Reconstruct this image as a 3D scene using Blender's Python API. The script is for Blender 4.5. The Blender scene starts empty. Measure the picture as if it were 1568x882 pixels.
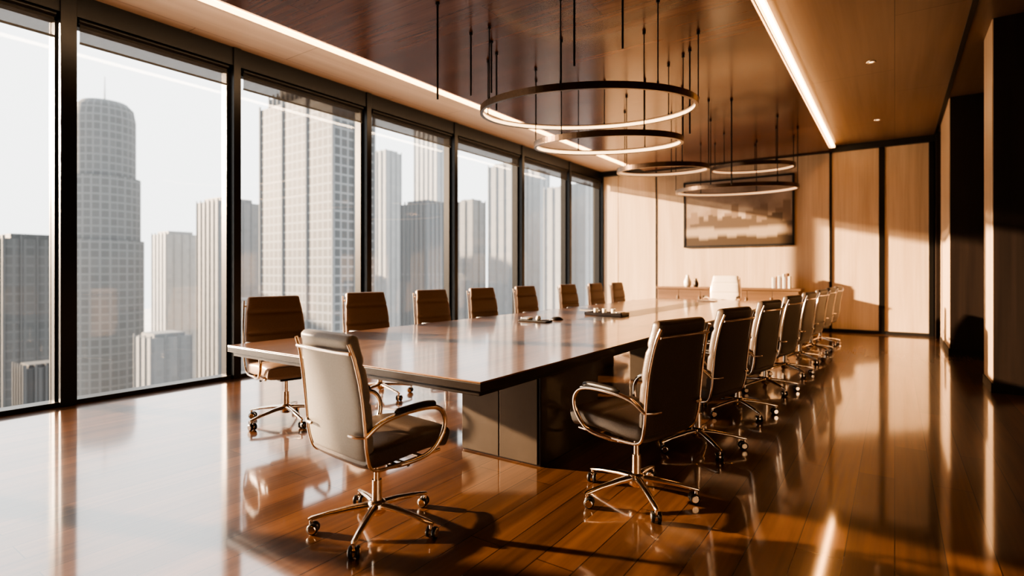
import bpy, bmesh, math, random
from mathutils import Vector, Matrix
random.seed(7)
S = bpy.context.scene

# ------------------------------------------------------------------ materials
def new_mat(name):
    m = bpy.data.materials.new(name); m.use_nodes = True
    nt = m.node_tree; b = nt.nodes['Principled BSDF']
    return m, nt, b
def pmat(name, col, rough=0.5, metal=0.0, coat=0.0, coat_r=0.05, spec=0.5, noise=None, bump=0.0, nscale=40):
    m, nt, b = new_mat(name)
    b.inputs['Base Color'].default_value = (*col, 1)
    b.inputs['Roughness'].default_value = rough
    b.inputs['Metallic'].default_value = metal
    b.inputs['Coat Weight'].default_value = coat
    b.inputs['Coat Roughness'].default_value = coat_r
    b.inputs['Specular IOR Level'].default_value = spec
    tc = nt.nodes.new('ShaderNodeTexCoord'); n = nt.nodes.new('ShaderNodeTexNoise')
    n.inputs['Scale'].default_value = nscale; n.inputs['Detail'].default_value = 3
    nt.links.new(tc.outputs['Object'], n.inputs['Vector'])
    if noise:
        r = nt.nodes.new('ShaderNodeValToRGB')
        r.color_ramp.elements[0].color = (*[c*(1-noise) for c in col], 1); r.color_ramp.elements[0].position = .3
        r.color_ramp.elements[1].color = (*[min(1, c*(1+noise)) for c in col], 1); r.color_ramp.elements[1].position = .7
        nt.links.new(n.outputs['Fac'], r.inputs['Fac']); nt.links.new(r.outputs['Color'], b.inputs['Base Color'])
    if bump:
        bp = nt.nodes.new('ShaderNodeBump'); bp.inputs['Strength'].default_value = bump; bp.inputs['Distance'].default_value = .002
        nt.links.new(n.outputs['Fac'], bp.inputs['Height']); nt.links.new(bp.outputs['Normal'], b.inputs['Normal'])
    return m
def emat(name, col, s):
    m = bpy.data.materials.new(name); m.use_nodes = True; nt = m.node_tree
    b = nt.nodes['Principled BSDF']; b.inputs['Base Color'].default_value = (*col, 1)
    b.inputs['Emission Color'].default_value = (*col, 1); b.inputs['Emission Strength'].default_value = s
    return m
def wood(name, c1, c2, rough, axis='Y', grain=9.0, plank=None, coat=0.0, coat_r=.06, gap=(.01,.006,.004), gapw=.0025, bump=.15, spec=.5, var=.25, coat_ior=1.5):
    m, nt, b = new_mat(name); L = nt.links.new; N = nt.nodes.new
    tc = N('ShaderNodeTexCoord'); mp = N('ShaderNodeMapping')
    L(tc.outputs['Object'], mp.inputs['Vector'])
    sc = [grain]*3; sc['XYZ'.index(axis)] = grain*.06
    mp.inputs['Scale'].default_value = sc
    n1 = N('ShaderNodeTexNoise'); n1.inputs['Scale'].default_value = 1.0; n1.inputs['Detail'].default_value = 6; n1.inputs['Distortion'].default_value = .6
    L(mp.outputs['Vector'], n1.inputs['Vector'])
    mp2 = N('ShaderNodeMapping'); sc2 = [grain*6]*3; sc2['XYZ'.index(axis)] = grain*.15; mp2.inputs['Scale'].default_value = sc2
    L(tc.outputs['Object'], mp2.inputs['Vector'])
    n2 = N('ShaderNodeTexNoise'); n2.inputs['Scale'].default_value = 1.0; n2.inputs['Detail'].default_value = 3
    L(mp2.outputs['Vector'], n2.inputs['Vector'])
    mx = N('ShaderNodeMath'); mx.operation = 'MULTIPLY_ADD'; mx.inputs[1].default_value = .35
    L(n2.outputs['Fac'], mx.inputs[0])
    ad = N('ShaderNodeMath'); ad.operation = 'MULTIPLY'; ad.inputs[1].default_value = .65
    L(n1.outputs['Fac'], ad.inputs[0]); L(ad.outputs[0], mx.inputs[2])
    r = N('ShaderNodeValToRGB'); r.color_ramp.elements[0].position = .33; r.color_ramp.elements[1].position = .66
    r.color_ramp.elements[0].color = (*c1, 1); r.color_ramp.elements[1].color = (*c2, 1)
    L(mx.outputs[0], r.inputs['Fac']); out = r.outputs['Color']
    if plank:
        mb = N('ShaderNodeMapping')
        if axis == 'Y': mb.inputs['Rotation'].default_value = (0, 0, math.radians(90))
        if axis == 'Z': mb.inputs['Rotation'].default_value = (0, math.radians(90), math.radians(0))
        L(tc.outputs['Object'], mb.inputs['Vector'])
        br = N('ShaderNodeTexBrick'); br.offset = .37
        br.inputs['Scale'].default_value = 1; br.inputs['Brick Width'].default_value = plank[0]; br.inputs['Row Height'].default_value = plank[1]
        br.inputs['Mortar Size'].default_value = gapw; br.inputs['Mortar Smooth'].default_value = .1
        br.inputs['Color1'].default_value = (1-var, 1-var, 1-var, 1); br.inputs['Color2'].default_value = (1+var*.4,)*3+(1,)
        br.inputs['Mortar'].default_value = (*gap, 1)
        L(mb.outputs['Vector'], br.inputs['Vector'])
        mm = N('ShaderNodeMix'); mm.data_type = 'RGBA'; mm.blend_type = 'MULTIPLY'; mm.inputs[0].default_value = 1
        L(out, mm.inputs[6]); L(br.outputs['Color'], mm.inputs[7]); out = mm.outputs[2]
    L(out, b.inputs['Base Color'])
    b.inputs['Roughness'].default_value = rough; b.inputs['Coat Weight'].default_value = coat; b.inputs['Coat Roughness'].default_value = coat_r
    b.inputs['Coat IOR'].default_value = coat_ior
    b.inputs['Specular IOR Level'].default_value = spec
    bp = N('ShaderNodeBump'); bp.inputs['Strength'].default_value = bump; bp.inputs['Distance'].default_value = .002
    L(mx.outputs[0], bp.inputs['Height']); L(bp.outputs['Normal'], b.inputs['Normal'])
    return m
def facade(name, light, dark, bw, rh, mort, rough=.6):
    m, nt, b = new_mat(name); L = nt.links.new; N = nt.nodes.new
    tc = N('ShaderNodeTexCoord'); br = N('ShaderNodeTexBrick'); br.offset = 0
    br.inputs['Scale'].default_value = 1; br.inputs['Brick Width'].default_value = bw; br.inputs['Row Height'].default_value = rh
    br.inputs['Mortar Size'].default_value = mort; br.inputs['Mortar Smooth'].default_value = .2
    d2 = tuple(c*1.12 for c in dark)
    br.inputs['Color1'].default_value = (*dark, 1); br.inputs['Color2'].default_value = (*d2, 1); br.inputs['Mortar'].default_value = (*light, 1)
    L(tc.outputs['UV'], br.inputs['Vector']); L(br.outputs['Color'], b.inputs['Base Color'])
    b.inputs['Roughness'].default_value = rough; b.inputs['Specular IOR Level'].default_value = .1
    return m

M_floor = wood('floor_wood', (.080,.034,.015), (.215,.096,.042), .3, 'Y', 7, (2.1,.19), coat=1, coat_r=.075, gapw=.0022, var=.4, bump=.05, coat_ior=2.7)
M_table = wood('table_wood', (.125,.060,.029), (.27,.140,.068), .3, 'Y', 6, (2.2,1.21), coat=.8, coat_r=.09, gapw=.0012, var=.06, bump=.03, spec=.3)
M_ceil  = wood('ceiling_wood', (.095,.036,.017), (.19,.072,.032), .26, 'X', 5, (2.4,.42), coat=.4, coat_r=.15, gapw=.002, var=.25, bump=.04)
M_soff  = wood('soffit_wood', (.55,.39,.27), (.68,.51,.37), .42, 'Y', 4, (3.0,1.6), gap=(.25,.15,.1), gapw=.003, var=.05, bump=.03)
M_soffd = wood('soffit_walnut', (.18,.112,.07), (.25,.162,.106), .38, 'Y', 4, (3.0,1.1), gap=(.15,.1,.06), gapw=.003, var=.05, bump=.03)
M_wall  = wood('oak_panel', (.47,.335,.222), (.62,.465,.325), .42, 'Z', 6, bump=.05)
M_darkw_shade = wood('dark_walnut_and_shade', (.012,.008,.006), (.025,.016,.012), .4, 'Z', 6, bump=.05)  # dark wood on the walls; on pillar fronts it stands in for shade
M_pill  = wood('pillar_oak', (.36,.25,.165), (.47,.34,.23), .4, 'Z', 6, bump=.05)
M_cred  = wood('credenza_wood', (.12,.07,.04), (.22,.13,.075), .35, 'X', 6, bump=.05)
M_black = pmat('black_aluminium', (.012,.011,.010), .35, .3, noise=.1)
M_trim  = pmat('black_trim', (.010,.009,.008), .5, noise=.1)
M_edge  = pmat('table_edge_ebony', (.016,.011,.009), .3, coat=.2, noise=.2)
M_bronze= pmat('bronze_panel', (.070,.053,.040), .45, .6, noise=.12, nscale=3)
M_chrome= pmat('warm_chrome', (.88,.73,.59), .13, 1.0, noise=.02)
M_leather = pmat('dark_taupe_leather', (.080,.058,.044), .36, noise=.12, bump=.35, nscale=120)
M_leathb  = pmat('lit_brown_leather', (.29,.195,.135), .45, noise=.10, bump=.3, nscale=120)  # same leather as the dark chairs, brightened for light on the left row
M_leath2  = pmat('lit_taupe_leather', (.215,.200,.18), .42, noise=.06, bump=.3, nscale=120)  # same leather again, lightened for window light on the front chair
M_leathw  = pmat('cream_leather', (.72,.62,.50), .42, noise=.05, bump=.3, nscale=120)
M_dark  = pmat('dark_polymer', (.012,.010,.009), .4, noise=.1)
M_ringm = pmat('ring_bronze', (.16,.105,.07), .3, .9, noise=.1)
M_led   = emat('led_warm', (1.0,.62,.30), 6.5)
M_ledr  = emat('led_ring', (1.0,.66,.36), 4)
M_ledd  = emat('led_ring_dimmed', (1.0,.62,.34), 1.2)
M_white = pmat('white_ceramic', (.75,.70,.62), .3, noise=.04)
M_paper = pmat('paper', (.78,.74,.66), .7, noise=.04)
M_silv  = pmat('silver_metal', (.7,.66,.6), .25, 1.0, noise=.05)
M_book1 = pmat('book_cloth_grey', (.30,.27,.24), .7, noise=.1)
M_book2 = pmat('book_cloth_brown', (.16,.08,.045), .7, noise=.1)
M_plast = pmat('painted_wall', (.20,.16,.12), .6, noise=.05)
M_fog   = pmat('hazy_ground', (.56,.56,.56), .9, noise=.1, nscale=.02)

M_glass, nt, b = new_mat('window_glass')
nt.nodes.remove(b)
tr = nt.nodes.new('ShaderNodeBsdfTransparent'); gl = nt.nodes.new('ShaderNodeBsdfGlossy'); gl.inputs['Roughness'].default_value = .02
tr.inputs['Color'].default_value = (.97,.98,.98,1)
mi = nt.nodes.new('ShaderNodeMixShader'); mi.inputs[0].default_value = .03
nt.links.new(tr.outputs[0], mi.inputs[1]); nt.links.new(gl.outputs[0], mi.inputs[2])
nt.links.new(mi.outputs[0], nt.nodes['Material Output'].inputs['Surface'])
M_blind, nt, b = new_mat('blind_mesh_fabric')
b.inputs['Base Color'].default_value = (.05,.045,.04,1); b.inputs['Roughness'].default_value = .9
tr = nt.nodes.new('ShaderNodeBsdfTransparent'); mi = nt.nodes.new('ShaderNodeMixShader'); mi.inputs[0].default_value = .62
nt.links.new(tr.outputs[0], mi.inputs[1]); nt.links.new(b.outputs[0], mi.inputs[2])
nt.links.new(mi.outputs[0], nt.nodes['Material Output'].inputs['Surface'])

# hazy skyline print: soft blocks of distant towers above a dark waterfront
M_pic, nt, b = new_mat('skyline_print'); L = nt.links.new; N = nt.nodes.new
tc = N('ShaderNodeTexCoord'); sp = N('ShaderNodeSeparateXYZ'); L(tc.outputs['Object'], sp.inputs[0])
def layer(step, amp, base, soft, seed):
    q = N('ShaderNodeMath'); q.operation='SNAP'; q.inputs[1].default_value=step; L(sp.outputs['X'], q.inputs[0])
    cb = N('ShaderNodeCombineXYZ'); L(q.outputs[0], cb.inputs['X']); cb.inputs['Y'].default_value=seed
    wn = N('ShaderNodeTexWhiteNoise'); L(cb.outputs[0], wn.inputs['Vector'])
    h = N('ShaderNodeMath'); h.operation='MULTIPLY_ADD'; h.inputs[1].default_value=amp; h.inputs[2].default_value=base; L(wn.outputs['Value'], h.inputs[0])
    d = N('ShaderNodeMath'); d.operation='SUBTRACT'; L(h.outputs[0], d.inputs[0]); L(sp.outputs['Z'], d.inputs[1])
    r_ = N('ShaderNodeMapRange'); r_.inputs['From Min'].default_value=-soft; r_.inputs['From Max'].default_value=soft; L(d.outputs[0], r_.inputs['Value'])
    return r_.outputs[0]
nz = N('ShaderNodeTexNoise'); nz.inputs['Scale'].default_value=1.3; nz.inputs['Detail'].default_value=5; L(tc.outputs['Object'], nz.inputs['Vector'])
sk = N('ShaderNodeValToRGB'); sk.color_ramp.elements[0].position=.3; sk.color_ramp.elements[1].position=.7
sk.color_ramp.elements[0].color=(.20,.14,.10,1); sk.color_ramp.elements[1].color=(.44,.34,.26,1); L(nz.outputs['Fac'], sk.inputs['Fac'])
col = sk.outputs['Color']
for st,am,ba,so_,sd_,c in ((.16,.45,2.50,.03,3,(.22,.155,.11,1)),(.11,.32,2.38,.02,9,(.12,.085,.06,1)),(.4,.10,2.28,.05,5,(.38,.29,.21,1)),(.22,.10,2.08,.05,7,(.08,.055,.036,1))):
    mm = N('ShaderNodeMix'); mm.data_type='RGBA'; L(layer(st,am,ba,so_,sd_), mm.inputs[0]); L(col, mm.inputs[6]); mm.inputs[7].default_value=c; col = mm.outputs[2]
L(col, b.inputs['Base Color']); b.inputs['Roughness'].default_value = .3

# ------------------------------------------------------------------ mesh builder
class MB:
    def __init__(s): s.v=[]; s.f=[]; s.m=[]; s.sm=[]; s.mats=[]
    def mi(s, mat):
        if mat not in s.mats: s.mats.append(mat)
        return s.mats.index(mat)
    def add(s, vs, fs, mat, smooth=False):
        o=len(s.v); k=s.mi(mat); s.v += [tuple(p) for p in vs]
        for f in fs: s.f.append([i+o for i in f]); s.m.append(k); s.sm.append(smooth)
    def box(s, x0,x1,y0,y1,z0,z1, mat, bev=0.0, seg=2, mtx=None):
        bm=bmesh.new(); bmesh.ops.create_cube(bm,size=1)
        for v in bm.verts:
            v.co=Vector((x0+(v.co.x+.5)*(x1-x0), y0+(v.co.y+.5)*(y1-y0), z0+(v.co.z+.5)*(z1-z0)))
        if bev>0: bmesh.ops.bevel(bm,geom=bm.edges[:],offset=bev,segments=seg,affect='EDGES',profile=.5)
        if mtx: bm.transform(mtx)
        bm.verts.index_update(); s.add([v.co for v in bm.verts],[[v.index for v in f.verts] for f in bm.faces],mat,False); bm.free()
    def loft(s, loops, mat, closed=False, caps=True, smooth=True):
        n=len(loops[0]); vs=[p for l in loops for p in l]; fs=[]; R=len(loops)
        for i in range(R if closed else R-1):
            a=i*n; c=((i+1)%R)*n
            for j in range(n):
                k=(j+1)%n; fs.append([a+j,a+k,c+k,c+j])
        s.add(vs,fs,mat,smooth)
        if caps and not closed:
            s.add(loops[0],[list(range(n))[::-1]],mat,False); s.add(loops[-1],[list(range(n))],mat,False)
    def tube(s, pts, r, mat, n=10, closed=False, flat=1.0):
        pts=[Vector(p) for p in pts]; loops=[]; N=len(pts); up=None
        for i,p in enumerate(pts):
            if closed: t=(pts[(i+1)%N]-pts[i-1])
            else: t=(pts[min(i+1,N-1)]-pts[max(i-1,0)])
            t.normalize()
            if up is None: up=Vector((0,0,1)) if abs(t.z)<.9 else Vector((1,0,0))
            u=(up-t*up.dot(t)).normalized(); up=u; w=t.cross(u)
            rr=r[i] if isinstance(r,(list,tuple)) else r
            loops.append([p+u*math.cos(2*math.pi*k/n)*rr*flat+w*math.sin(2*math.pi*k/n)*rr for k in range(n)])
        s.loft(loops,mat,closed=closed)
    def cyl(s, p0,p1,r0,mat,r1=None,n=16): s.tube([p0,p1],[r0,r0 if r1 is None else r1],mat,n)
    def lathe(s, prof, c, mat, n=24, closed=False, smooth=True, mtx=None):
        vs=[]
        for k in range(n):
            a=2*math.pi*k/n
            for r,z in prof:
                p=Vector((r*math.cos(a),r*math.sin(a),z))
                if mtx: p=mtx@p
                vs.append((c[0]+p.x,c[1]+p.y,c[2]+p.z))
        m=len(prof); fs=[]
        for k in range(n):
            for j in range(m if closed else m-1):
                j2=(j+1)%m; q=((k+1)%n)*m; fs.append([k*m+j,q+j,q+j2,k*m+j2])
        s.add(vs,fs,mat,smooth)
    def mesh(s,name):
        me=bpy.data.meshes.new(name); me.from_pydata(s.v,[],s.f)
        for m in s.mats: me.materials.append(m)
        me.polygons.foreach_set('material_index',s.m); me.polygons.foreach_set('use_smooth',s.sm)
        bm=bmesh.new(); bm.from_mesh(me); bmesh.ops.recalc_face_normals(bm,faces=bm.faces[:]); bm.to_mesh(me); bm.free()
        me.update(); return me
    def obj(s,name,loc=(0,0,0),rz=0):
        o=bpy.data.objects.new(name,s.mesh(name)); S.collection.objects.link(o); o.location=loc; o.rotation_euler=(0,0,rz); return o
def catmull(P, n=6):
    P=[Vector(p) for p in P]; out=[]
    for i in range(len(P)-1):
        p0=P[max(i-1,0)];p1=P[i];p2=P[i+1];p3=P[min(i+2,len(P)-1)]
        for k in range(n):
            t=k/n; out.append(.5*((2*p1)+(p2-p0)*t+(2*p0-5*p1+4*p2-p3)*t*t+(3*p1-p0-3*p2+p3)*t**3))
    out.append(P[-1]); return out

# ------------------------------------------------------------------ room
XW=-6.6; YB=13.8; YF=-4.0; XR=1.45; ZS=4.02; ZP=3.88; XL=-5.26
m=MB(); m.box(XW-.3,XR+.2,YF-.2,YB+.2,-.2,0,M_floor); m.obj('floor')
m=MB()
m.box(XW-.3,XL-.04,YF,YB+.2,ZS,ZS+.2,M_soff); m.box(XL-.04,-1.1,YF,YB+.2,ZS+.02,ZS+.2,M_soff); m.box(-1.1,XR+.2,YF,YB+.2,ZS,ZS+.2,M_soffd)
m.box(XL,-1.12,YF+.1,YB-.28,ZP,ZP+.045,M_ceil)
m.box(XL+.03,-1.15,YF+.1,YB-.3,ZP+.045,ZS+.03,M_trim)
m.box(XL,-1.12,YB-.28,YB-.24,ZP-.02,ZP+.06,M_trim)
m.obj('ceiling')
m=MB(); m.box(-5.70,-5.58,YF+.1,YB-.3,ZS-.012,ZS+.01,M_led); m.obj('cove_led_strip')
m=MB(); m.box(-1.115,-1.04,YF+.1,YB-.3,ZP+.06,ZP+.10,M_led); m.obj('cove_led_strip')
def area(name,loc,sx,sy,rot,en,col):
    l=bpy.data.lights.new(name,'AREA'); l.shape='RECTANGLE'; l.size=sx; l.size_y=sy; l.energy=en; l.color=col
    o=bpy.data.objects.new(name,l); S.collection.objects.link(o); o.location=loc; o.rotation_euler=rot
area('cove_wash_lamp',(-1.08,4.8,ZP+.05),.06,17,(0,math.radians(-125),0),150,(1,.68,.40))
area('cove_wash_lamp',(XL-.04,4.8,ZP+.05),.06,17,(0,math.radians(125),0),160,(1,.74,.50))
m=MB(); m.box(.64,.69,YF,YB,ZS-.012,ZS+.01,M_trim); m.obj('trim_1')
for yy in (1.5,5.0,8.5,11.8):
    m=MB(); m.lathe([(.0,.0),(.03,.0),(.035,-.006),(.05,-.008),(.055,0),(.055,.01)],(-.25,yy,ZS-.002),M_silv,20); m.lathe([(0,-.001),(.028,-.002)],(-.25,yy,ZS-.002),M_ledr,20); m.obj('recessed_downlight')

m=MB(); m.box(XW-.3,XR+.2,YB+.03,YB+.2,0,ZS,M_trim)
joints=[XW,-6.12,-5.06,-1.145,-.22,.62]
for i,(a0,a1) in enumerate(zip(joints[:-1],joints[1:])):
    g=.03 if i in(3,4) else .018
    m.box(a0+g/2,a1-g/2,YB-.01,YB+.05,.06,ZS-.02,M_wall,.004)
m.box(.66,XR,YB-.3,YB+.05,0,ZS,M_darkw_shade)
m.obj('wall_back')
m=MB(); m.box(-1.17,-1.12,YB-.03,YB,0.0,ZS,M_black); m.box(-.27,-.17,YB-.035,YB,0,ZS,M_black); m.box(.56,.64,YB-.05,YB,0,ZS,M_black); m.box(-5.08,-5.045,YB-.02,YB,0,ZS,M_black); m.obj('trim_2')
m=MB(); m.box(XW,.56,YB-.03,YB-.01,0,.06,M_trim); m.obj('baseboard_back')
m=MB(); m.box(XW,XR,YB-.10,YB-.011,ZS-.13,ZS-.001,M_trim); m.obj('trim_3')
m=MB(); m.box(XR,XR+.2,YF,YB+.2,0,ZS,M_darkw_shade); m.obj('wall_right')
m=MB(); m.box(.70,XR,10.95,12.9,0,ZS,M_pill,.006); m.box(.69,XR,10.94,12.91,0,.10,M_trim); m.box(.71,XR,10.925,10.96,.1,ZS,M_darkw_shade); m.obj('pillar')  # dark front sheet puts the shade of this face into colour
m=MB(); m.box(.86,XR,7.8,8.46,.0,ZS,M_pill,.006); m.box(.87,XR,7.785,7.81,.1,ZS,M_darkw_shade); m.box(.85,XR,7.78,8.47,0,.10,M_trim); m.obj('pillar')  # front shade painted here too, by a dark sheet
m=MB(); m.box(XR-.02,XR-.0,YF,7.75,0,.10,M_trim); m.obj('baseboard_right')
m=MB(); m.box(XW-.3,XR+.2,YF-.2,YF,0,ZS,M_plast); m.obj('wall_front')

ys=[-4.0,-2.1,-.1,1.90,3.56,5.60,7.62,9.82,11.92,13.8]
for i in range(len(ys)-1):
    y0,y1=ys[i],ys[i+1]; m=MB()
    m.box(XW-.12,XW-.10,y0+.05,y1-.05,.04,ZS-.24,M_glass)
    m.box(XW-.16,XW+.02,y0,y1,0,.045,M_black)
    m.box(XW-.16,XW+.03,y0,y1,ZS-.22,ZS,M_black,)
    m.box(XW-.16,XW-.05,y0+.04,y0+.085,.04,ZS-.21,M_black); m.box(XW-.16,XW-.05,y1-.085,y1-.04,.04,ZS-.21,M_black)
    m.box(XW-.16,XW-.05,y0+.04,y1-.04,ZS-.29,ZS-.21,M_black)
    m.cyl((XW+.0,y0+.09,ZS-.25),(XW+.0,y1-.09,ZS-.25),.028,M_black,n=12)
    m.box(XW-.003,XW+.0,y0+.10,y1-.10,ZS-.46,ZS-.25,M_blind); m.box(XW-.01,XW+.008,y0+.10,y1-.10,ZS-.475,ZS-.455,M_black)
    for yy in ([y0] if i<len(ys)-2 else [y0,y1]):
        w=.13 if yy==1.90 else .09
        m.box(XW-.17,XW+.05,yy-w/2,yy+w/2,0,ZS,M_black,.004); m.box(XW-.2,XW-.14,yy-w/2-.02,yy+w/2+.02,0,ZS,M_black)
    m.obj('window_%d'%(i+1))

# ------------------------------------------------------------------ conference table
TX0,TX1,TY0,TY1=-4.10,-1.69,2.15,11.05
m=MB()
m.box(TX0,TX1,TY0,TY1,.741,.75,M_table,.003)
m.box(TX0,TX1,TY0,TY1,.700,.7405,M_edge,.003)
m.box(TX0+.03,TX1-.03,TY0+.03,TY1-.03,.668,.701,M_edge,.004)
m.box(TX0+.25,TX1-.25,TY0+.3,TY1-.3,.61,.67,M_trim)
for y0 in (3.1,6.2,9.3):
    m.box(-2.60,-1.93,y0,y0+.86,.0,.66,M_edge,.004)
    m.box(-2.60,-2.27,y0-.012,y0+.01,.012,.655,M_bronze,.003); m.box(-2.262,-1.95,y0-.012,y0+.01,.012,.655,M_bronze,.003)
    if y0>4: m.box(-3.86,-3.2,y0,y0+.86,0,.66,M_edge,.004); m.box(-3.86,-3.2,y0-.012,y0+.01,.012,.655,M_bronze,.003)
m.box(-3.02,-2.62,5.6,9.9,.7495,.7508,M_edge)
m.obj('conference_table')

# ------------------------------------------------------------------ chair
def sup(w,h,n=32,e=5):
    out=[]
    for k in range(n):
        a=2*math.pi*(k+.5)/n; c,s_=math.cos(a),math.sin(a)
        out.append((w*math.copysign(abs(c)**(2/e),c), h*math.copysign(abs(s_)**(2/e),s_)))
    return out
def chair_mesh(name, L, Ls=None):
    Ls = Ls or L
    m=MB()
    path=catmull([(0,.285,.452),(0,.25,.462),(0,.15,.470),(0,0,.462),(0,-.13,.452),(0,-.225,.458)],8); N=len(path); loops=[]
    for i,p in enumerate(path):
        t=(path[min(i+1,N-1)]-path[max(i-1,0)]).normalized(); nrm=Vector((0,-t.z,t.y))
        if nrm.z<0: nrm=-nrm
        v=i/(N-1); e=math.sqrt(min(1,(v*11+.22))*min(1,((1-v)*9+.3)))
        groove=1-.15*math.exp(-((v-.5)/.025)**2)
        loops.append([Vector((x,p.y,p.z))+nrm*(t2*(groove if t2>0 else 1)) for x,t2 in sup(.248*(.95+.05*e),.058*e)])
    m.loft(loops,Ls)
    path=catmull([(0,-.205,.445),(0,-.220,.52),(0,-.230,.64),(0,-.244,.78),(0,-.268,.93),(0,-.290,1.045)],11); N=len(path); loops=[]
    for i,p in enumerate(path):
        t=(path[min(i+1,N-1)]-path[max(i-1,0)]).normalized(); nrm=Vector((0,t.z,-t.y))
        v=i/(N-1); e=math.sqrt(min(1,(v*14+.15)))*math.sqrt(min(1,((1-v)*22+.10)))
        g=1
        for c in (.30,.53,.76): g-=.36*math.exp(-((v-c)/.016)**2)
        w=.230+.026*math.sin(math.pi*min(1,v*1.15))-.012*max(0,v-.8)/.2
        loops.append([Vector((x,p.y,p.z))+nrm*(t2*(g*1.05 if t2>0 else .8)) for x,t2 in sup(w*(.95+.05*e),.042*e)])
    m.loft(loops,L)
    C=M_chrome
    for sx in (-1,1):
        rail=catmull([(sx*.236,-.322,1.01),(sx*.247,-.296,.93),(sx*.260,-.268,.78),(sx*.262,-.250,.62),(sx*.259,-.238,.50),(sx*.250,-.20,.41),(sx*.247,-.08,.396),(sx*.247,.10,.402),(sx*.242,.22,.405)],5)
        m.tube(rail,.0085,C,8)
        arm=catmull([(sx*.262,-.245,.575),(sx*.275,-.17,.628),(sx*.285,-.05,.652),(sx*.287,.10,.655),(sx*.285,.185,.632),(sx*.283,.222,.57),(sx*.277,.205,.49),(sx*.268,.13,.415),(sx*.25,.0,.392),(sx*.22,-.10,.390)],6)
        m.tube(arm,.0125,C,10)
        pad=catmull([(sx*.286,-.10,.668),(sx*.287,0,.674),(sx*.287,.09,.675),(sx*.286,.155,.664)],4)
        m.tube(pad,[.006]+[.0165]*(len(pad)-2)+[.006],M_dark,10)
    m.tube([(-.238,-.316,.965),(-.15,-.325,.965),(.15,-.325,.965),(.238,-.316,.965)],.009,C,8)
    # short chrome clips where the arms meet the back
    for sx in (-1,1): m.tube([(sx*.262,-.250,.575),(sx*.22,-.274,.573),(sx*.17,-.276,.572)],.008,C,8)
    m.tube([(-.247,-.06,.395),(.247,-.06,.395)],.011,C,8); m.tube([(-.247,.10,.398),(.247,.10,.398)],.011,C,8)
    m.box(-.09,.09,-.12,.12,.355,.400,M_dark,.01)
    m.tube([(.09,.02,.375),(.2,.03,.375),(.225,.03,.37)],[.006,.006,.011],M_dark,8)
    m.cyl((0,0,.24),(0,0,.36),.016,C,n=18); m.cyl((0,0,.10),(0,0,.25),.027,C,.025,18)
    m.lathe([(0,.145),(.03,.145),(.045,.135),(.05,.11),(.046,.08),(.03,.068),(0,.068)],(0,0,0),C,22)
    for k in range(5):
        a=math.radians(18+72*k); d=Vector((math.cos(a),math.sin(a),0))
        pts=[d*.03+Vector((0,0,.118)),d*.12+Vector((0,0,.112)),d*.24+Vector((0,0,.095)),d*.325+Vector((0,0,.078)),d*.342+Vector((0,0,.074))]
        m.tube(pts,[.024,.021,.0165,.0145,.008],C,10,flat=.75)
        c=d*.328; m.cyl(c+Vector((0,0,.05)),c+Vector((0,0,.082)),.009,C,n=10)
        b2=math.radians(k*97+20); ax=Vector((math.cos(b2),math.sin(b2),0))
        cc=c+Vector((-ax.y,ax.x,0))*.012+Vector((0,0,.0285))
        m.tube([cc-ax*.006,cc+ax*.006],.024,C,14)
        for sg in(-1,1):
            m.tube([cc+ax*sg*.008,cc+ax*sg*.010,cc+ax*sg*.024,cc+ax*sg*.027],[.024,.028,.028,.022],M_dark,16)
            m.tube([cc+ax*sg*.0265,cc+ax*sg*.029],[.022,.018],C,12)
    return m.mesh(name)
me_b=chair_mesh('office_chair_dark',M_leather); me_l=chair_mesh('office_chair_lit_brown',M_leathb); me_t=chair_mesh('office_chair_lit_taupe',M_leath2,M_leather); me_w=chair_mesh('office_chair_cream',M_leathw)  # brown and taupe meshes are lit copies of the dark leather
def put_chair(me,x,y,face,s=1.0):
    o=bpy.data.objects.new('office_chair',me); S.collection.objects.link(o)
    o.location=(x,y,0); o.rotation_euler=(0,0,math.radians(face)); o.scale=(s,s,s); return o
put_chair(me_t,-2.165,1.90,-6,.97)
for x,y,r in zip((-4.36,)+(-4.42,)*7,(2.80,3.92,4.96,5.98,7.08,8.42,9.50,10.5),(-102,-99,-97,-96,-94,-95,-94,-93)):
    put_chair(me_l,x,y,r,1.03)
for i,(y,r) in enumerate(zip((3.0,4.14,5.34,6.55,7.75,8.95,10.1,11.25),(76,78,80,80,82,82,84,84))):
    put_chair(me_b,-1.22+.018*i,y,r,1.0)
put_chair(me_w,-2.95,11.85,180,1.16)

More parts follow.
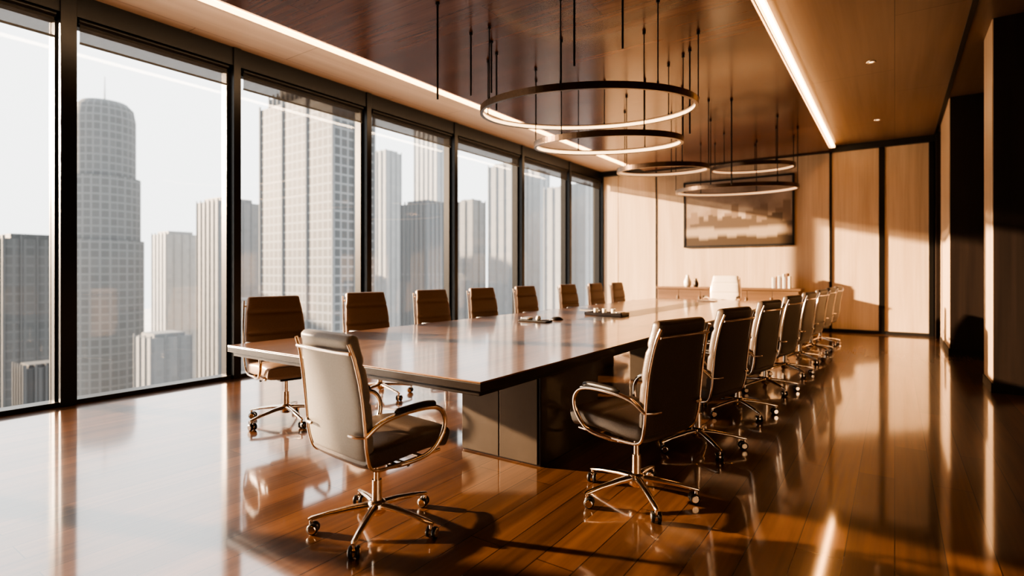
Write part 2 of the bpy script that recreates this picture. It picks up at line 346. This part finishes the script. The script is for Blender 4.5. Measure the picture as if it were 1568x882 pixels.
# ------------------------------------------------------------------ ring chandeliers
def ring(name,x,y,z,R,nr,led,tilt=5.5,h=.066,t=.035,extra=()):
    m=MB(); N=96
    vd=Vector((-x,-y,0)).normalized(); ax=Vector((0,0,1)).cross(vd)
    M=Matrix.Rotation(math.radians(tilt),3,ax)
    m.lathe([(R,-h/2),(R,h/2),(R-t,h/2),(R-t,h/2-.008),(R-.010,h/2-.012),(R-.010,-h/2+.012),(R-t,-h/2+.008),(R-t,-h/2)],(x,y,z),M_ringm,N,closed=True,smooth=False,mtx=M)
    m.lathe([(R-.011,h/2-.016),(R-.020,h/2-.016),(R-.020,-h/2+.014),(R-.011,-h/2+.014)],(x,y,z),led,N,closed=True,smooth=False,mtx=M)
    for k in range(nr):
        a=2*math.pi*(k+.35)/nr; p=M@Vector(((R-.006)*math.cos(a),(R-.006)*math.sin(a),h/2)); px,py,pz=x+p.x,y+p.y,z+p.z
        m.cyl((px,py,pz-.004),(px,py,ZP+.002),.0065,M_black,n=8); m.cyl((px,py,ZP-.03),(px,py,ZP+.001),.018,M_black,n=10)
        m.cyl((px,py,pz-.005),(px,py,pz+.02),.011,M_black,n=8)
    for ex,ey,ez in extra:
        m.cyl((ex,ey,ez),(ex,ey,ZP+.001),.010,M_black,n=8); m.cyl((ex,ey,ZP-.025),(ex,ey,ZP+.001),.02,M_black,n=10)
    m.obj(name)
ring('ring_chandelier',-2.90,5.65,3.15,1.22,8,M_ledr,extra=((-3.59,3.9,2.95),(-3.75,4.6,3.2),(-3.7,4.9,3.3),(-3.85,5.2,3.2),(-2.3,4.25,3.1),(-2.0,4.6,3.3),(-1.95,6.4,2.9)))
ring('ring_chandelier',-2.90,6.20,2.87,.90,6,M_ledr)
ring('ring_chandelier',-2.90,8.15,2.85,.68,5,M_ledd,tilt=3.5)
ring('ring_chandelier',-2.40,10.6,2.80,1.05,6,M_ledd,tilt=3,extra=((-2.0,8.6,2.6),))
ring('ring_chandelier',-2.25,11.3,3.30,.75,5,M_ledd,tilt=3)

# ------------------------------------------------------------------ picture and credenza
m=MB(); m.box(-4.34,-1.85,YB-.05,YB-.012,1.90,3.52,M_trim,.004)
m.box(-4.30,-1.89,YB-.056,YB-.049,1.94,3.48,M_pic)
m.box(-4.34,-4.30,YB-.07,YB-.045,1.90,3.52,M_trim,.003); m.box(-1.89,-1.85,YB-.07,YB-.045,1.90,3.52,M_trim,.003)
m.box(-4.34,-1.85,YB-.07,YB-.045,1.90,1.94,M_trim,.003); m.box(-4.34,-1.85,YB-.07,YB-.045,3.48,3.52,M_trim,.003)
m.obj('framed_skyline_picture')
m=MB(); cx0,cx1,cy0,cy1=-4.85,-1.65,13.2,13.74
m.box(cx0,cx1,cy0,cy1,.88,.93,M_cred,.004); m.box(cx0+.03,cx1-.03,cy0+.03,cy1,.1,.88,M_cred); m.box(cx0+.08,cx1-.08,cy0+.08,cy1,0,.1,M_trim)
for i in range(6):
    a=cx0+.04+i*(cx1-cx0-.08)/6; m.box(a+.004,a+(cx1-cx0-.08)/6-.004,cy0+.012,cy0+.032,.115,.868,M_cred,.003)
    m.cyl((a+.27*2-.06,cy0+.0,.55),(a+.27*2-.06,cy0+.0,.72),.006,M_silv,n=8)
m.obj('credenza')
m=MB(); x=-2.25
for i in range(10):
    w=random.uniform(.03,.05); h=random.uniform(.22,.34); m.box(x,x+w-.003,13.35,13.55,.93,.93+h,[M_paper,M_book1,M_book2][i%3],.003); x+=w
m.obj('book_row')
for vx,sc in ((-4.15,1.0),(-3.95,.72)):
    m=MB(); m.lathe([(0,0),(.06*sc,0),(.085*sc,.05*sc),(.09*sc,.12*sc),(.06*sc,.20*sc),(.035*sc,.25*sc),(.045*sc,.29*sc),(.038*sc,.29*sc),(.028*sc,.25*sc),(.0,.2*sc)],(vx,13.45,.93),M_white if sc==1 else M_bronze,24); m.obj('vase')
m=MB(); m.box(-3.45,-3.1,13.32,13.58,.93,.96,M_book2,.003); m.box(-3.42,-3.14,13.34,13.57,.96,.985,M_paper,.003); m.obj('book_stack')

# ------------------------------------------------------------------ things on the table
zt=.751
m=MB(); m.box(-3.42,-3.06,5.02,5.16,zt,zt+.018,M_dark,.006)
m.box(-3.40,-3.30,5.04,5.14,zt+.018,zt+.045,M_silv,.008)
m.lathe([(0,0),(.025,0),(.03,.02),(.022,.045),(0,.05)],(-3.2,5.09,zt+.018),M_white,16)
m.tube([(-3.16,5.06,zt+.022),(-3.08,5.12,zt+.024)],.005,M_silv,8)
m.obj('desk_organizer')
m=MB()
m.lathe([(0,.035),(.03,.036),(.05,.028),(.07,.012),(.075,0),(0,0)],(-3.16,5.42,zt),M_dark,24); m.lathe([(0,.037),(.016,.036),(.018,.030)],(-3.16,5.42,zt),M_silv,16)
m.obj('conference_speakerphone')
m=MB(); m.box(-3.22,-2.72,6.22,6.46,zt+.0002,zt+.014,M_edge,.004)
for a in ((-3.22,-3.21,6.22,6.46),(-2.73,-2.72,6.22,6.46),(-3.22,-2.72,6.22,6.23),(-3.22,-2.72,6.45,6.46)): m.box(*a,zt+.01,zt+.04,M_edge)
for vx in (-3.12,-3.0,-2.88): m.lathe([(0,0),(.026,0),(.030,.07),(.028,.07),(.024,.006),(0,.006)],(vx,6.34,zt+.014),M_white,18)
m.box(-2.82,-2.75,6.28,6.40,zt+.014,zt+.05,M_silv,.006)
m.obj('serving_tray')
m=MB(); m.box(-.15,.15,-.105,.105,0,.006,M_paper,.001); m.box(-.15,.15,-.105,.105,.006,.009,M_dark,.001); m.obj('notebook',(-3.55,7.1,zt),.1)
m=MB(); m.box(-3.0,-2.7,10.3,10.55,zt+.0,zt+.010,M_silv,.003); m.box(-3.0,-2.7,10.3,10.55,zt+.011,zt+.019,M_silv,.003); m.cyl((-2.95,10.548,zt+.0105),(-2.75,10.548,zt+.0105),.005,M_dark,n=8); m.obj('closed_laptop')

# ------------------------------------------------------------------ city outside
def tint(v): v*=.50; return (v*.97,v*1.0,v*1.03)  # haze is put into the base colour: farther towers get paler tones
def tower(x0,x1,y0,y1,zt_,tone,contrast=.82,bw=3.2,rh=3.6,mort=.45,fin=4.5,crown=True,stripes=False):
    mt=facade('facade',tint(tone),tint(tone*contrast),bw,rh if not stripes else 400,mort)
    mf=pmat('facade_fin',tint(tone*.98),.8,spec=.1)
    me_v=[];me_f=[];uv=[]
    def bx(a0,a1,b0,b1,z0,z1):
        P=[(a0,b0),(a1,b0),(a1,b1),(a0,b1)]
        u=0
        for i in range(4):
            p,q=P[i],P[(i+1)%4]; l=math.dist(p,q); o=len(me_v)
            me_v.extend([(*p,z0),(*q,z0),(*q,z1),(*p,z1)]); me_f.append([o,o+1,o+2,o+3]); uv.extend([(u,z0),(u+l,z0),(u+l,z1),(u,z1)]); u+=l
        o=len(me_v); me_v.extend([(*p,z1) for p in P]); me_f.append([o,o+1,o+2,o+3]); uv.extend([(0,0)]*4)
    zb=-150; w,h=x1-x0,y1-y0
    bx(x0,x1,y0,y1,zb,zt_)
    if crown:
        bx(x0+w*.12,x1-w*.12,y0+h*.12,y1-h*.12,zt_,zt_+w*.10)
    fs=len(me_f)
    k=max(2,int(w/fin))
    for i in range(k+1):
        a=x0+i*w/k; bx(a-.25,a+.25,y0-.5,y0,zb,zt_+1.2)
    k=max(2,int(h/fin))
    for i in range(k+1):
        a=y0+i*h/k; bx(x1,x1+.5,a-.25,a+.25,zb,zt_+1.2)
    me=bpy.data.meshes.new('skyscraper'); me.from_pydata(me_v,[],me_f); ul=me.uv_layers.new(name='UVMap')
    for i,c in enumerate(uv): ul.data[i].uv=c
    me.materials.append(mt); me.materials.append(mf)
    for p in me.polygons: p.material_index=1 if p.index>=fs else 0
    o=bpy.data.objects.new('skyscraper',me); S.collection.objects.link(o)
def ctower(cx,cy,w,zt_,tone,**k):
    a=w/1.38; tower(cx-a/2,cx+a/2,cy-a/2,cy+a/2,zt_,tone,**k)
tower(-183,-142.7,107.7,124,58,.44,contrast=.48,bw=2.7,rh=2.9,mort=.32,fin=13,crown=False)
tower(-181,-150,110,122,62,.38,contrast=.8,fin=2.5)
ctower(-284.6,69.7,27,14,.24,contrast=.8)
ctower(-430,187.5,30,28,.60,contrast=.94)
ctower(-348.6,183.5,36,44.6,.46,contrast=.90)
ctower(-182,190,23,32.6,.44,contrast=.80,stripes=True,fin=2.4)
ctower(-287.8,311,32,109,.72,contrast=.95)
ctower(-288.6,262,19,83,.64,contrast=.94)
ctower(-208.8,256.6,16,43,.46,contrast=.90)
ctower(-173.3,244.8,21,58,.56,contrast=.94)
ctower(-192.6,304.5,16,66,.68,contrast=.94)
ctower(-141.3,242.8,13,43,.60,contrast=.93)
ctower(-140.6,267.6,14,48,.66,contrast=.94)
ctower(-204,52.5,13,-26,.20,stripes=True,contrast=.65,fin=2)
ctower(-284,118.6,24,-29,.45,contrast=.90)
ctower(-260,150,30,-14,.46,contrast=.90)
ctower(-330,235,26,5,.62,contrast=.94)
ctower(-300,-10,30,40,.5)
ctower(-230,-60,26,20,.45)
mt=facade('facade_round',tint(.40),tint(.29),3.9,4.2,.5)
me_v=[];me_f=[];uv=[]; n=48; cx,cy=-354,118.5
tiers=[(18.0,-150),(18.0,18),(16.4,18.2),(16.4,52),(14.2,52.2),(14.2,84),(13.2,90),(10.5,93),(6,94),(0.1,94.3)]
for j in range(len(tiers)-1):
    for k in range(n):
        a0,a1=2*math.pi*k/n,2*math.pi*(k+1)/n; (r0,z0),(r1,z1)=tiers[j],tiers[j+1]; o=len(me_v)
        me_v.extend([(cx+r0*math.cos(a0),cy+r0*math.sin(a0),z0),(cx+r0*math.cos(a1),cy+r0*math.sin(a1),z0),(cx+r1*math.cos(a1),cy+r1*math.sin(a1),z1),(cx+r1*math.cos(a0),cy+r1*math.sin(a0),z1)])
        me_f.append([o,o+1,o+2,o+3]); uv.extend([(a0*16,z0),(a1*16,z0),(a1*16,z1),(a0*16,z1)])
me=bpy.data.meshes.new('round_skyscraper'); me.from_pydata(me_v,[],me_f); ul=me.uv_layers.new(name='UVMap')
for i,c in enumerate(uv): ul.data[i].uv=c
me.materials.append(mt); o=bpy.data.objects.new('round_skyscraper',me); S.collection.objects.link(o)
m=MB(); m.cyl((cx,cy,93),(cx,cy,108),.6,M_fog,.2,8); m.obj('roof_antenna')
m=MB(); m.box(-2500,-60,-2500,2500,-152,-150,M_fog); m.obj('city_ground')

# ------------------------------------------------------------------ world, sun
w=bpy.data.worlds.new('foggy_sky'); S.world=w; w.use_nodes=True; nt=w.node_tree
bg=nt.nodes['Background']; tc=nt.nodes.new('ShaderNodeTexCoord'); sp=nt.nodes.new('ShaderNodeSeparateXYZ'); r=nt.nodes.new('ShaderNodeValToRGB')
nt.links.new(tc.outputs['Generated'],sp.inputs[0]); nt.links.new(sp.outputs['Z'],r.inputs['Fac'])
r.color_ramp.elements[0].position=0; r.color_ramp.elements[0].color=(.90,.895,.88,1)
r.color_ramp.elements[1].position=.35; r.color_ramp.elements[1].color=(1,.995,.985,1)
nt.links.new(r.outputs['Color'],bg.inputs['Color']); bg.inputs['Strength'].default_value=3.2
sd=bpy.data.lights.new('sun','SUN'); sd.energy=38; sd.color=(1,.72,.48); sd.angle=.02
so=bpy.data.objects.new('sun',sd); S.collection.objects.link(so); d=Vector((1,.37,-.235)); so.rotation_euler=d.to_track_quat('-Z','Y').to_euler(); so.location=(-30,-10,12)

# ------------------------------------------------------------------ camera
cd=bpy.data.cameras.new('camera'); co=bpy.data.objects.new('camera',cd); S.collection.objects.link(co); S.camera=co
co.location=(0,0,1.30); co.rotation_euler=(math.radians(90),0,math.atan2(586,840))
cd.sensor_width=36; cd.lens=36*840/1568; cd.shift_y=-25/1568; cd.clip_end=4000; cd.clip_start=.05
cd.dof.use_dof=True; cd.dof.focus_distance=3.6; cd.dof.aperture_fstop=1.2
S.view_settings.view_transform='AgX'; S.view_settings.look='AgX - High Contrast'; S.view_settings.exposure=-.38
